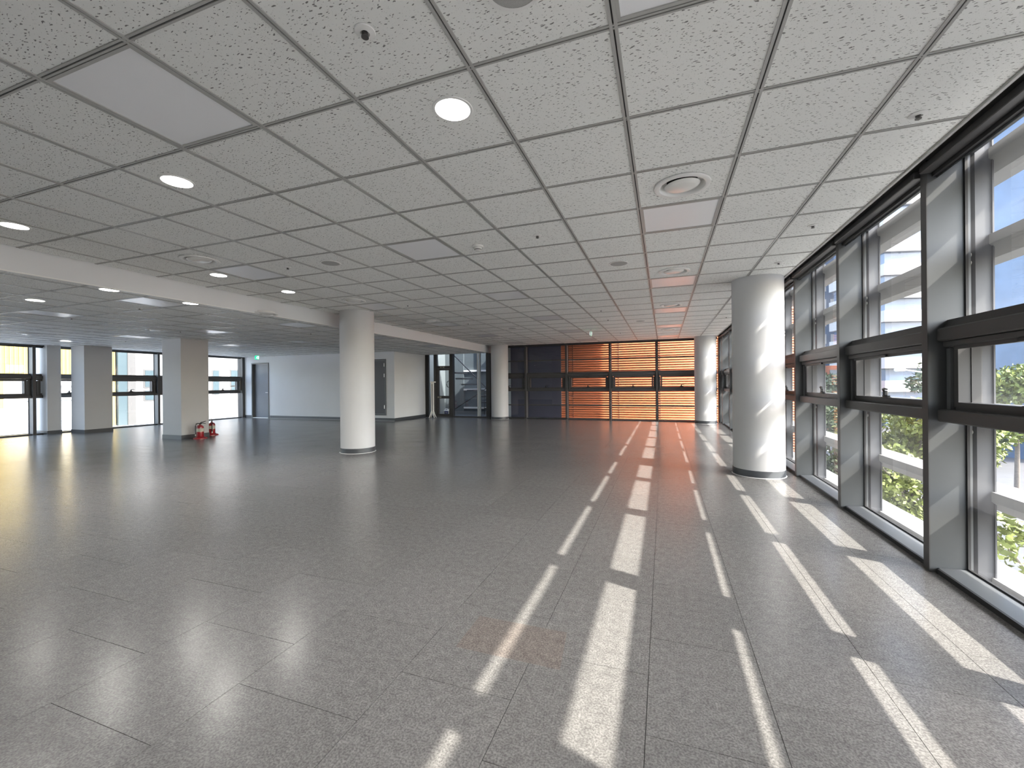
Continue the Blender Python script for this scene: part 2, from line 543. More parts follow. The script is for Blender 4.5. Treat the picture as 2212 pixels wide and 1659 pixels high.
def build_ceiling(name, label, z, x_lo, x_hi, y_lo, y_hi, panels, diffs, clip=None):
    c = bx(name, (x_lo, x_hi, y_lo, y_hi, 0.03, 0.06), M_dark, loc=(0, 0, z))
    tag(c, label, 'ceiling', kind='structure')
    i0 = math.floor((x_lo - GX0) / T); i1 = math.ceil((x_hi - GX0) / T)
    j0 = math.floor((y_lo - GY0) / T); j1 = math.ceil((y_hi - GY0) / T)
    cells = []
    for i in range(i0, i1):
        for j in range(j0, j1):
            if (i, j) in panels: continue
            a, b_ = max(GX0 + i * T, x_lo), min(GX0 + (i + 1) * T, x_hi)
            p, q = max(GY0 + j * T, y_lo), min(GY0 + (j + 1) * T, y_hi)
            if b_ - a < 0.04 or q - p < 0.04: continue
            if clip and clip((a + b_) / 2, (p + q) / 2): continue
            cells.append((i, j, a, b_, p, q))
    cells.sort(key=lambda t: min(in_view(t[2] + (t[3] - t[2]) * fx, t[4] + (t[5] - t[4]) * fy, z) for fx in (0.05, .5, .95) for fy in (0.05, .5, .95)))
    for (i, j, a, b_, p, q) in cells[:298]:
        wx, wy = b_ - a - 0.026, q - p - 0.026
        if (i, j) in diffs and wx > 0.5:
            me = HOLE
        else:
            key = (round(wx, 3), round(wy, 3))
            if key not in flat_cache: flat_cache[key] = flat_tile_mesh(wx, wy)
            me = flat_cache[key]
        new_obj('ceiling_tile', me, c, ((a + b_) / 2, (p + q) / 2, 0.001))
    if len(cells) > 298:
        bm = bmesh.new()
        for (i, j, a, b_, p, q) in cells[298:]:
            box(bm, a + 0.013, b_ - 0.013, p + 0.013, q - 0.013, 0.001, 0.012)
        tag(new_obj('distant_ceiling_tiling', finish('distant_ceiling_tiling', bm, M_tile), c), kind='stuff')
    my = tee_mesh('y', y_lo, y_hi, 0.032); gy = groove_mesh('y', y_lo, y_hi)
    mx_ = tee_mesh('x', x_lo, x_hi, 0.024); gx = groove_mesh('x', x_lo, x_hi)
    for i in range(i0, i1 + 1):
        x = GX0 + i * T
        if x_lo + 0.01 < x < x_hi - 0.01:
            o = new_obj('main_tee', my, c, (x, 0, 0)); new_obj('tee_groove', gy, o)
    for j in range(j0, j1 + 1):
        y = GY0 + j * T
        if y_lo + 0.01 < y < y_hi - 0.01:
            o = new_obj('cross_tee', mx_, c, (0, y, 0.0006)); new_obj('tee_groove', gx, o)
    return c
ceil_main = build_ceiling('ceiling', 'white fissured tile ceiling on a square tee grid by the windows', CEIL, XBULK, 1.50, YB, YF + 0.1, set(main_panels), set(main_diff))
ceil_low = build_ceiling('ceiling', 'lower white tile ceiling beyond the bulkhead', LOW, XL - 0.2, XBULK - 0.035, YB, YF + 0.1, set(low_panels), set(low_diff),
                         clip=lambda x, y: x < XW - 0.3 and y > YW + 0.3)

# bulkhead where the ceiling steps down
bh = empty('trim_1', kind='structure', label='white plaster bulkhead where the ceiling steps down', cat='bulkhead')
bx('bulkhead_face', (XBULK - 0.03, XBULK, YB, YF, LOW - 0.012, CEIL + 0.03), M_wall, bh)
bx('edge_bead', (XBULK - 0.05, XBULK + 0.004, YB, YF, LOW - 0.022, LOW - 0.012), M_white, bh)
# ceiling edge bead along the windows
tag(bx('trim_2', (1.488, 1.510, YB, YF, CEIL - 0.012, CEIL + 0.02), M_tee, bev=0.003), 'pale edge bead of the ceiling along the right windows', 'trim', kind='structure')

# roof and building block above
roof = bx('roof', (XL - 0.45, XR + 0.24, YB - 0.4, YF + 0.42, 2.72, 9.5), M_concrete)
tag(roof, 'upper storeys of the building above the ceiling', 'roof', kind='structure')
tag(bx('trim_3', (XR + 0.20, XR + 0.24, YB, YF + 0.42, 2.655, 2.72), M_frame), 'dark facade strip above the right windows', 'trim', kind='structure')
tag(bx('trim_4', (XBULK, XR + 0.20, YF + 0.20, YF + 0.33, 2.625, 2.72), M_frame), 'dark facade strip above the far windows', 'trim', kind='structure')
tag(bx('trim_5', (XL - 0.33, XL - 0.20, YB, YW + 0.1, 2.41, 2.72), M_frame), 'dark facade strip above the left windows', 'trim', kind='structure')
tag(bx('trim_6', (XL - 0.45, XR + 0.32, YB - 0.4, YF + 0.42, -3.5, -0.15), M_concrete), 'lower storey of the building under the floor', 'slab', kind='structure')

# ------------------------------------------------------------------ solid walls
tag(bx('wall_back', (XL - 0.3, XR + 0.3, YB - 0.2, YB, 0, 2.72), M_wall), 'white plaster wall behind the camera', 'wall', kind='structure')

# wall with the doors: left part, over door, right part
DX0, DX1, DZ = -15.18, -14.28, 2.13
wf = empty('wall_far', kind='structure', label='white plaster wall holding two grey doors', cat='wall')
bx('wall_panel', (XL - 0.05, DX0, YW, YW + 0.15, 0, LOW + 0.03), M_wall, wf)
bx('wall_panel', (DX0, DX1, YW, YW + 0.15, DZ, LOW + 0.03), M_wall, wf)
bx('wall_panel', (DX1, XW, YW, YW + 0.15, 0, LOW + 0.03), M_wall, wf)
wr = empty('wall_return', kind='structure', label='white plaster return wall beside the glazed stair door', cat='wall')
bx('wall_panel', (XW - 0.15, XW, YW + 0.15, YF, 0, LOW + 0.03), M_wall, wr)
bb = empty('baseboard_far', kind='structure', label='dark grey skirting along the white door wall', cat='baseboard')
bx('skirting', (XL, DX0 - 0.01, YW - 0.012, YW, 0, 0.10), M_base, bb)
bx('skirting', (DX1 + 0.05, XW, YW - 0.012, YW, 0, 0.10), M_base, bb)
bx('sealant_line', (DX1 + 0.05, XW, YW - 0.018, YW - 0.012, 0, 0.006), M_caulk, bb)
bb2 = empty('baseboard_return', kind='structure', label='dark grey skirting along the return wall', cat='baseboard')
bx('skirting', (XW, XW + 0.012, YW - 0.012, YF - 0.02, 0, 0.10), M_base, bb2)

# door_1: grey leaf set back in a deep frame
d1 = empty('door_1', (0, 0, 0), kind='structure', label='grey painted door in a deep frame beside the left windows', cat='door')
def dframe(b):
    box(b, DX0, DX0 + 0.04, YW - 0.02, YW + 0.16, 0, DZ)
    box(b, DX1 - 0.04, DX1, YW - 0.02, YW + 0.16, 0, DZ)
    box(b, DX0 + 0.04, DX1 - 0.04, YW - 0.02, YW + 0.16, DZ - 0.04, DZ)
mk('door_frame', dframe, M_doorframe, d1)
leaf = bx('door_leaf', (DX0 + 0.045, DX1 - 0.045, YW + 0.09, YW + 0.135, 0.012, DZ - 0.045), M_door, d1, bev=0.002)
def lever(b):
    lathe(b, [(0, 0), (0.026, 0), (0.026, 0.008), (0.012, 0.010), (0.012, 0.05), (0, 0.05)], 16)
    box(b, -0.125, 0.012, -0.009, 0.009, 0.04, 0.056, 0.003)
hd = mk('door_handle', lever, M_steel, leaf, (DX1 - 0.11, YW + 0.09, 0.98), smooth=True)
hd.rotation_euler = (PI / 2, 0, 0)
bx('threshold', (DX0 + 0.04, DX1 - 0.04, YW - 0.01, YW + 0.15, 0, 0.010), M_steel, d1)

# door_2: service hatch
HX0, HX1, HZ0, HZ1 = -9.86, -8.93, 0.19, 2.12
d2 = empty('door_2', kind='structure', label='charcoal service hatch door raised above the skirting', cat='door')
def hframe(b):
    y0, y1 = YW - 0.02, YW + 0.01
    box(b, HX0, HX0 + 0.05, y0, y1, HZ0, HZ1); box(b, HX1 - 0.05, HX1, y0, y1, HZ0, HZ1)
    box(b, HX0 + 0.05, HX1 - 0.05, y0, y1, HZ0, HZ0 + 0.05); box(b, HX0 + 0.05, HX1 - 0.05, y0, y1, HZ1 - 0.05, HZ1)
mk('door_frame', hframe, M_doorframe, d2)
hl = bx('door_leaf', (HX0 + 0.055, HX1 - 0.055, YW - 0.014, YW + 0.008, HZ0 + 0.055, HZ1 - 0.055), M_doorb, d2, bev=0.002)
for z in (0.48, 1.56, 1.92):
    bx('hinge', (HX1 - 0.075, HX1 - 0.058, YW - 0.026, YW - 0.012, z - 0.06, z + 0.06), M_steel, hl, bev=0.003)

# ------------------------------------------------------------------ window bays
def frame_rect(b, x0, x1, z0, z1, w_, y0, y1):
    box(b, x0, x0 + w_, y0, y1, z0, z1); box(b, x1 - w_, x1, y0, y1, z0, z1)
    box(b, x0 + w_, x1 - w_, y0, y1, z0, z0 + w_); box(b, x0 + w_, x1 - w_, y0, y1, z1 - w_, z1)

bay_mesh = {}
def bay_parts(W, TOP, glass):
    """meshes of a window bay in its own axes: x along the wall, y outwards, mullion at x=0"""
    key = (round(W, 3), TOP, glass.name)
    if key in bay_mesh: return bay_mesh[key]
    a, b_ = 0.032, W - 0.032
    hd_ = TOP - 0.07
    out = {}
    def m(name, fn, material, smooth=False):
        bm = bmesh.new(); fn(bm); out[name] = finish(name, bm, material, smooth)
    def mull(b):
        box(b, -0.032, 0.032, 0.0, 0.006, 0, TOP + 0.055)           # dark nose
    m('mullion_nose', mull, M_frame)
    m('mullion', lambda b: box(b, -0.032, 0.032, 0.006, 0.218, 0, TOP + 0.055), M_fin)
    m('sill', lambda b: prism(b, [(0.045, 0.0), (0.205, 0.0), (0.205, 0.036), (0.045, 0.030)], 'x', a, b_), M_sill)
    m('sill_nose', lambda b: box(b, a + 0.02, b_, 0.030, 0.045, 0.0, 0.030), M_black)
    m('head', lambda b: prism(b, [(0.055, hd_), (0.198, hd_ + 0.125), (0.24, hd_ + 0.125), (0.24, hd_ + 0.14), (0.055, hd_ + 0.14)], 'x', a, b_), M_fin)
    m('blind_rail', lambda b: (box(b, a, b_, -0.035, 0.03, TOP - 0.034, TOP + 0.012, 0.004)), M_frame)
    m('blind_slot', lambda b: (box(b, a, b_, 0.03, 0.055, hd_ + 0.012, TOP + 0.02)), M_black)
    m('gasket', lambda b: (frame_rect(b, a, b_, 0.032, 1.085, 0.012, 0.186, 0.200), frame_rect(b, a, b_, 1.60, hd_ + 0.122, 0.012, 0.186, 0.200)), M_black)
    m('glass_low', lambda b: sheet(b, a + 0.006, b_ - 0.006, 0.200, 0.208, 0.036, 1.085), glass)
    m('glass_up', lambda b: sheet(b, a + 0.006, b_ - 0.006, 0.200, 0.208, 1.605, hd_ + 0.124), glass)
    m('glass_mid', lambda b: sheet(b, a + 0.125, b_ - 0.125, 0.190, 0.198, 1.085, 1.58), glass)
    m('lower_transom', lambda b: (box(b, a + 0.012, b_ - 0.004, 0.040, 0.115, 0.968, 1.046, 0.007), box(b, a, b_, 0.105, 0.215, 1.075, 1.090), box(b, a, b_, 0.100, 0.112, 1.04, 1.080)), M_frame)
    m('upper_transom', lambda b: (box(b, a + 0.012, b_ - 0.004, 0.040, 0.10, 1.475, 1.558, 0.007), box(b, a, b_, 0.10, 0.215, 1.578, 1.612), box(b, a, b_, 0.085, 0.102, 1.55, 1.585)), M_frame)
    m('transom_step', lambda b: box(b, a + 0.035, b_ - 0.02, 0.060, 0.112, 1.440, 1.474, 0.004), M_frame)
    m('jamb', lambda b: (box(b, a + 0.040, a + 0.075, 0.075, 0.20, 1.047, 1.427), box(b, b_ - 0.075, b_ - 0.040, 0.075, 0.20, 1.047, 1.427), box(b, a, a + 0.045, 0.12, 0.205, 1.062, 1.578), box(b, b_ - 0.045, b_, 0.12, 0.205, 1.062, 1.578)), M_fin)
    m('sash', lambda b: (box(b, a + 0.082, a + 0.122, 0.090, 0.150, 1.064, 1.440), box(b, b_ - 0.122, b_ - 0.082, 0.090, 0.150, 1.064, 1.440),
                         box(b, a + 0.122, b_ - 0.122, 0.090, 0.150, 1.064, 1.094), box(b, a + 0.122, b_ - 0.122, 0.072, 0.090, 1.418, 1.440),
                         box(b, a + 0.10, a + 0.127, 0.150, 0.20, 1.07, 1.57), box(b, b_ - 0.127, b_ - 0.10, 0.150, 0.20, 1.07, 1.57)), M_frame)
    def hnd(b):
        cx = W / 2
        box(b, cx - 0.055, cx + 0.055, 0.070, 0.100, 1.090, 1.100, 0.003)
        box(b, cx - 0.040, cx + 0.040, 0.072, 0.100, 1.100, 1.112, 0.004)
        box(b, cx - 0.022, cx + 0.012, 0.070, 0.094, 1.110, 1.150, 0.005)
        tube(b, [(cx - 0.012, 0.080, 1.145), (cx - 0.002, 0.066, 1.160), (cx + 0.030, 0.060, 1.166), (cx + 0.078, 0.060, 1.162)], [0.009, 0.009, 0.008, 0.006], 8)
    m('handle', hnd, M_handle, True)
    m('latch', lambda b: (box(b, W / 2 - 0.06, W / 2 + 0.06, 0.056, 0.072, 1.418, 1.438, 0.003)), M_handle)
    bay_mesh[key] = out
    return out

win_no = [0]
def window_bay(origin, rz, W, label, glass, top=CEIL):
    win_no[0] += 1
    e = empty('window_%d' % win_no[0], origin, rz, kind='structure', label=label, cat='window')
    P = bay_parts(W, top, glass)
    mu = new_obj('mullion', P['mullion'], e); new_obj('mullion_nose', P['mullion_nose'], mu)
    s = new_obj('sill', P['sill'], e); new_obj('sill_nose', P['sill_nose'], s)
    h = new_obj('head', P['head'], e); new_obj('blind_rail', P['blind_rail'], h); new_obj('blind_slot', P['blind_slot'], h)
    new_obj('gasket', P['gasket'], e)
    for k in ('glass_low', 'glass_mid', 'glass_up'): new_obj('glass_pane', P[k], e)
    new_obj('lower_transom', P['lower_transom'], e)
    u = new_obj('upper_transom', P['upper_transom'], e); new_obj('transom_step', P['transom_step'], u)
    new_obj('jamb', P['jamb'], e)
    sa = new_obj('sash', P['sash'], e)
    new_obj('handle', P['handle'], sa); new_obj('latch', P['latch'], sa)
    return e

BAY = 1.45
right_m = [3.5 + BAY * k for k in range(-4, 8)]          # -2.3 ... 13.65
# right wall: local x -> -Y, local y -> +X
for k in range(len(right_m)):
    y = right_m[k]                                        # bay runs from y down to y-BAY
    wd = BAY if k else y - YB
    lab = ('right-hand window bay with awning sash, %s in the picture from the camera' % ORD[k - 4]) if k >= 4 else ('right-hand window bay outside the picture, %s behind its right edge' % ORD[3 - k])
    window_bay((XR, y, 0), -PI / 2, wd, lab, M_glass)
yend = right_m[-1]
window_bay((XR, YF - 0.03, 0), -PI / 2, YF - 0.03 - yend, 'narrow right-hand window bay in the far corner', M_glass)
# corner post
tag(bx('trim_7', (XR - 0.03, XR + 0.25, YF - 0.03, YF + 0.25, 0, CEIL), M_frame), 'dark corner post between the right and far windows', 'post', kind='structure')
# far wall: local axes = world axes
far_m = [-0.2 - 1.46 * k for k in range(3, -1, -1)]      # -4.58 ... -0.2
window_bay((XBULK, YF, 0), 0, far_m[0] - XBULK, 'far window bay behind the small white column', M_glassclear)
names = ['far window bay of dark glass next to the small column', 'far window bay with dim orange siding behind', 'far window bay with half-lit orange siding behind', 'far window bay with bright orange siding beside the far right column']
for k, x in enumerate(far_m):
    wd = 1.46 if k < 3 else XR - 0.03 - x
    if k == 3:
        window_bay((x, YF, 0), 0, 1.46, names[3], M_glassclear)
        window_bay((x + 1.46, YF, 0), 0, XR - 0.03 - x - 1.46, 'narrow far window strip behind the far right column', M_glassclear)
    else:
        window_bay((x, YF, 0), 0, 1.46, names[k], M_glassclear)
# left wall: local x -> +Y, local y -> -X
left_m = [12.1 - 1.46 * k for k in range(10, 0, -1)]
for k, y in enumerate(left_m):
    window_bay((XL, y, 0), PI / 2, 1.46, 'left-hand window bay, %s from the white door wall' % (['nearest'] + ORD[1:])[len(left_m) - 1 - k], M_glassclear, LOW)
tag(bx('trim_8', (XL - 0.25, XL + 0.0, 12.10, YW, 0, LOW), M_frame), 'dark end post of the left windows', 'post', kind='structure')
tag(bx('trim_9', (XL - 0.25, XL, YB, left_m[0], 0, LOW + 0.02), M_wall), 'white end wall of the left windows behind the camera', 'wall', kind='structure')

# dark end post by the small column
tag(bx('trim_10', (XBULK - 0.20, XBULK - 0.032, YF - 0.02, YF + 0.30, 0, LOW + 0.2), M_frame), 'dark post between the stair glazing and the far windows', 'post', kind='structure')

# ------------------------------------------------------------------ outside sun screen on the right and the far side
SCR0, SCR1 = XR + 0.30, XR + 0.517
def blade_poly(z):
    return [(SCR0, z), (SCR1, z), (SCR1, z - 0.125), (SCR0 + 0.07, z - 0.13), (SCR0, z - 0.06)]
BLADES = [0.008 + 0.53 * k for k in range(7)]
scr = empty('sun_screen', (SCR0, 5, 0), label='pale horizontal sun screen blades on posts outside the right windows', cat='sun screen')
for z in BLADES:
    mk('screen_blade', lambda b: prism(b, [(u - SCR0, v) for u, v in blade_poly(z)], 'y', -8.0, 9.45), M_blade, scr)
def post(b):
    box(b, -0.065, 0.02, -0.04, 0.05, -1.0, 3.6)
    box(b, 0.012, 0.02, -0.05, 0.065, -1.0, 3.6)
bm = bmesh.new(); post(bm); POSTM = finish('screen_post', bm, M_post)
bm = bmesh.new(); lathe(bm, [(0, 0.010), (0.011, 0.010), (0.013, 0.0)], 10); BOLT = finish('bolt', bm, M_white)
for y in right_m + [YF]:
    p = new_obj('screen_post', POSTM, scr, (0, y - 5, 0))
    for z in (0.90, 0.95, 1.97, 2.02):
        bo = new_obj('bolt', BOLT, p, (-0.065, 0.005, z)); bo.rotation_euler = (0, -PI / 2, 0)
scr2 = empty('screen_rails', (-2, YF + 0.55, 0), label='dark horizontal rails outside the far windows before the orange siding', cat='rails')
for z in (0.46, 1.01, 1.53, 2.06):
    bx('screen_rail', (-3.7, 4.2, -0.03, 0.03, z - 0.022, z + 0.022), M_frame, scr2)
for x in (-3.66, 4.17):
    bx('rail_post', (x - 0.03, x + 0.03, 0.03, 0.09, -0.28, 2.6), M_frame, scr2)
# ------------------------------------------------------------------ orange siding beyond the far windows
OY = 16.0
org = empty('orange_siding_wall', (-0.5, OY, 0), label='sunlit orange slatted siding wall beyond the far windows', cat='wall')
def siding(b):
    z = -1.2
    while z < 3.6:
        prism(b, [(0.0, z + 0.020), (-0.045, z + 0.020), (-0.006, z + 0.085), (0.0, z + 0.085)], 'x', -3.2, 5.0)
        z += 0.085
so = mk('siding_slats', siding, M_orange, org)
so['kind'] = 'stuff'
bx('backing', (-3.2, 5.0, 0.0, 0.15, -1.2, 3.65), M_orangerail, org)
for x in (-2.75, -1.05, 0.38, 1.85):
    bx('joint_strip', (x - 0.012, x + 0.012, -0.040, -0.0, -1.2, 3.6), M_orangerail, org)
tag(bx('dark_wall', (-5.80, -3.7, OY - 0.05, OY + 0.2, -0.3, 3.4), M_navy), 'dark blue wall left of the orange siding', 'wall')
tag(bx('added_shade_canopy', (-5.70, -1.75, YF + 0.62, OY - 0.06, 3.0, 3.15), M_navy), 'added unseen canopy shading the dim end of the orange siding', 'canopy')  # unseen canopy, added to keep sky light off the left siding
tag(bx('gap_deck', (-5.70, 1.9, YF + 0.60, OY - 0.06, -0.5, -0.3), M_concrete), 'concrete deck between far windows and orange siding', 'deck')

# ------------------------------------------------------------------ columns and pillars
def round_column(x, y, r, label):
    e = empty('round_column', (x, y, 0), label=label, cat='column', group='round white columns')
    mk('shaft', lambda b: lathe(b, [(r, 0.09), (r, CEIL + 0.005)], 64), M_col, e, smooth=True)
    mk('skirting_ring', lambda b: lathe(b, [(r - 0.01, 0.0), (r + 0.006, 0.0), (r + 0.006, 0.088), (r - 0.004, 0.092)], 64), M_base, e, smooth=True)
    mk('sealant_ring', lambda b: lathe(b, [(r + 0.002, 0.007), (r + 0.014, 0.004), (r + 0.016, 0.0002)], 64), M_caulk, e, smooth=True)
    return e
round_column(1.185, 6.43, 0.305, 'large round white column close to the right windows with sun streaks')
round_column(-5.37, 6.47, 0.305, 'round white column standing alone in the middle under the bulkhead')
round_column(-5.42, 13.88, 0.30, 'small round white column at the far end beside the dark post')
round_column(1.175, 13.88, 0.30, 'round white column in the far right corner before orange siding')

def square_pillar(x0, x1, y0, y1, label):
    e = empty('square_pillar', ((x0 + x1) / 2, (y0 + y1) / 2, 0), label=label, cat='pillar', group='square white pillars')
    a, b_ = (x1 - x0) / 2, (y1 - y0) / 2
    bx('shaft', (-a, a, -b_, b_, 0.09, LOW + 0.02), M_col, e, bev=0.004)
    def ring(b):
        g = 0.008
        box(b, -a - g, a + g, -b_ - g, -b_, 0, 0.095); box(b, -a - g, a + g, b_, b_ + g, 0, 0.095)
        box(b, -a - g, -a, -b_, b_, 0, 0.095); box(b, a, a + g, -b_, b_, 0, 0.095)
    mk('skirting', ring, M_base, e)
    return e
square_pillar(-11.30, -10.64, 6.74, 7.38, 'square white pillar with red fire extinguishers at its foot')
square_pillar(-15.30, -14.70, 6.88, 7.50, 'square white pillar between two left windows')
square_pillar(-15.95, -15.40, 6.44, 6.72, 'narrow white pilaster against the left windows')

# ------------------------------------------------------------------ ceiling fixtures
def ordinal(k): return ORD[k]
PAN_F = None
bm = bmesh.new()
h = T / 2 - 0.016
frame_rect(bm, -h, h, -h, h, 0.014, 0, 0.02)      # x, z used as x, y
for v in bm.verts: v.co = (v.co.x, v.co.z, v.co.y * 0.5 - 0.003)
PAN_F = finish('panel_frame', bm, M_tee)
bm = bmesh.new(); box(bm, -h + 0.012, h - 0.012, -h + 0.012, h - 0.012, 0.002, 0.012); PAN_D = finish('panel_diffuser', bm, M_panel)
rowname = {0: 'row along the right windows', -4: 'row down the middle', -8: 'row beside the bulkhead'}
cnt = {}
for i, j in main_panels + low_panels:
    low = (i, j) in low_panels and (i, j) not in main_panels
    z = LOW if low else CEIL
    x, y = GX0 + (i + .5) * T, GY0 + (j + .5) * T
    if low and (x < XW - 0.3 and y > YW - 0.2): continue
    key = (i, low)
    cnt[key] = cnt.get(key, 0) + 1
    if low:
        lab = 'unlit square light panel in the lower ceiling, row %s beyond the bulkhead, %s along' % ({-11: 'nearest', -15: 'second', -19: 'third', -23: 'fourth'}[i], ORD[sorted(q for p, q in low_panels if p == i).index(j)])
    else:
        lab = 'unlit square ceiling light panel, %s, %s from the camera' % (rowname[i], ORD[sorted(q for p, q in main_panels if p == i).index(j)])
    e = empty('light_panel', (x, y, z), label=lab, cat='light panel', group='unlit square light panels')
    new_obj('panel_frame', PAN_F, e); new_obj('panel_diffuser', PAN_D, e)

bm = bmesh.new()
lathe(bm, [(0.158, 0.0), (0.184, -0.002), (0.182, -0.010), (0.165, -0.015), (0.150, -0.012), (0.140, 0.0), (0.132, 0.028), (0.10, 0.029)], 48)
DIF_R = finish('diffuser_ring', bm, M_white, True)
bm = bmesh.new()
lathe(bm, [(0.0, -0.020), (0.080, -0.018), (0.108, -0.010), (0.116, -0.001), (0.112, 0.004), (0.0, 0.006)], 48)
DIF_P = finish('diffuser_plate', bm, M_whitegloss, True)
bm = bmesh.new(); lathe(bm, [(0.010, 0.028), (0.010, 0.004)], 12); DIF_S = finish('stem', bm, M_dark, True)
for i, j in main_diff + low_diff:
    low = (i, j) in low_diff
    x, y = GX0 + (i + .5) * T, GY0 + (j + .5) * T
    if low:
        lab = 'round white air diffuser in the lower ceiling, %s from the bulkhead' % ORD[sorted((-p for p, q in low_diff)).index(-i)]
    else:
        lab = 'round white air diffuser, %s, %s from the camera' % (rowname[i], ORD[sorted(q for p, q in main_diff if p == i).index(j)])
    e = empty('air_diffuser', (x, y, LOW if low else CEIL), label=lab, cat='air diffuser', group='round air diffusers')
    new_obj('diffuser_ring', DIF_R, e)
    p = new_obj('diffuser_plate', DIF_P, e); p.rotation_euler = (0.05, -0.05, 0)
    new_obj('stem', DIF_S, e)

bm = bmesh.new(); lathe(bm, [(0.088, 0.0), (0.100, -0.001), (0.098, -0.005), (0.086, -0.005)], 40); DL_R = finish('trim_ring', bm, M_white, True)
bm = bmesh.new(); lathe(bm, [(0.086, -0.004), (0.0, -0.006)], 24); DL_L = finish('lens', bm, M_lamp, True)
dls = [((-0.97, 1.88, CEIL), 'brightly lit round downlight nearest the camera right of the sprinkler'),
       ((-3.02, 1.90, CEIL), 'lit round downlight beside the big unlit panel'),
       ((-5.10, 1.94, CEIL), 'lit round downlight at the left picture edge before the bulkhead'),
       ((-5.10, 3.67, CEIL), 'lit downlight beside the bulkhead next to an air diffuser'),
       ((-5.09, 4.68, CEIL), 'lit downlight beside the bulkhead before the lone round column'),
       ((-6.06, 3.07, LOW), 'lit downlight in the lower ceiling touching the bulkhead, nearest one'),
       ((-7.64, 3.09, LOW), 'lit downlight in the lower ceiling far from the bulkhead'),
       ((-6.06, 3.97, LOW), 'lit downlight in the lower ceiling touching the bulkhead, farther one')]
for (x, y, z), lab in dls:
    e = empty('downlight', (x, y, z), label=lab, cat='downlight', group='lit round downlights')
    new_obj('trim_ring', DL_R, e); new_obj('lens', DL_L, e)
    ld = bpy.data.lights.new('downlight_beam', 'AREA')
    ld.shape = 'DISK'; ld.size = 0.16; ld.energy = DOWNLIGHT_POWER; ld.color = (1.0, 0.96, 0.90); ld.spread = math.radians(140)
    lo = bpy.data.objects.new('downlight_beam', ld); C.objects.link(lo); lo.parent = e; lo.location = (0, 0, -0.008)

bm = bmesh.new(); lathe(bm, [(0.094, 0.0), (0.110, -0.001), (0.107, -0.007), (0.094, -0.006)], 40); SP_R = finish('speaker_ring', bm, M_white, True)
bm = bmesh.new(); lathe(bm, [(0.095, -0.005), (0.06, -0.008), (0.0, -0.009)], 40); SP_G = finish('speaker_grille', bm, M_grille, True)
for (i, j), lab in (((-1, -1), 'round ceiling speaker cut off at the top picture edge'), ((-1, 5), 'round ceiling speaker in the middle of the row by the windows'),
                    ((-1, 13), 'round ceiling speaker toward the far end by the windows'), ((-6, 3), 'round grey ceiling speaker left of the smoke detector'), ((-6, 13), 'round ceiling speaker far off near the bulkhead')):
    e = empty('ceiling_speaker', (GX0 + (i + .5) * T, GY0 + (j + .5) * T, CEIL), label=lab, cat='speaker', group='round ceiling speakers')
    new_obj('speaker_ring', SP_R, e); new_obj('speaker_grille', SP_G, e)

bm = bmesh.new(); lathe(bm, [(0.040, 0.0), (0.038, -0.004), (0.018, -0.009), (0.014, -0.004), (0.0, -0.003)], 24); SK_E = finish('escutcheon', bm, M_white, True)
bm = bmesh.new()
lathe(bm, [(0.012, -0.003), (0.012, -0.012), (0.008, -0.014), (0.008, -0.019), (0.014, -0.020), (0.014, -0.023), (0.0, -0.024)], 16); SK_B = finish('sprinkler_head', bm, M_brass, True)
spr = [(-1.07, 1.35), (1.24, 2.75), (1.24, 4.38), (1.25, 5.60), (1.25, 8.05), (1.25, 9.9), (-1.08, 3.75), (-1.09, 8.03), (-1.11, 9.26), (-4.05, 3.72), (-4.10, 6.22), (-4.10, 8.6), (-1.09, 11.8)]
sl = ['near the top picture edge left of the downlight', 'by the right windows nearest the camera', 'by the right windows, second from the camera', 'by the right windows just before the big column',
      'by the right windows just past the big column', 'by the right windows far past the big column', 'in the middle right of the smoke detector', 'in the middle toward the far end', 'in the middle close to the hanging exit sign',
      'between the speaker and the bulkhead downlight', 'above and right of the lone round column', 'left of the far middle light panels', 'in the middle nearest the far windows']
for (x, y), t in zip(spr, sl):
    e = empty('sprinkler', (x, y, CEIL), label='small ceiling sprinkler ' + t, cat='sprinkler', group='ceiling sprinklers')
    new_obj('escutcheon', SK_E, e); new_obj('sprinkler_head', SK_B, e)
for (x, y), t in zip([(-7.1, 3.95), (-9.09, 4.1), (-9.32, 5.9), (-12.4, 6.6), (-7.2, 7.2)], ['by the nearest light panel', 'left of the second light panel', 'in the middle before the square pillar', 'toward the left windows', 'left of the lone round column']):
    e = empty('sprinkler', (x, y, LOW), label='small sprinkler in the lower ceiling ' + t, cat='sprinkler', group='lower ceiling sprinklers')
    new_obj('escutcheon', SK_E, e); new_obj('sprinkler_head', SK_B, e)

e = empty('smoke_detector', (-1.71, 3.82, CEIL), label='white domed smoke detector on a ceiling tile', cat='smoke detector')
mk('detector_base', lambda b: lathe(b, [(0.056, 0.0), (0.056, -0.012), (0.050, -0.018), (0.044, -0.019)], 32), M_whitegloss, e, smooth=True)
mk('detector_chamber', lambda b: lathe(b, [(0.040, -0.018), (0.040, -0.030), (0.034, -0.034), (0.034, -0.044), (0.026, -0.050), (0.0, -0.051)], 32), M_whitegloss, e, smooth=True)
mk('sensor_band', lambda b: lathe(b, [(0.0345, -0.036), (0.0345, -0.042)], 32), M_dark, e, smooth=True)

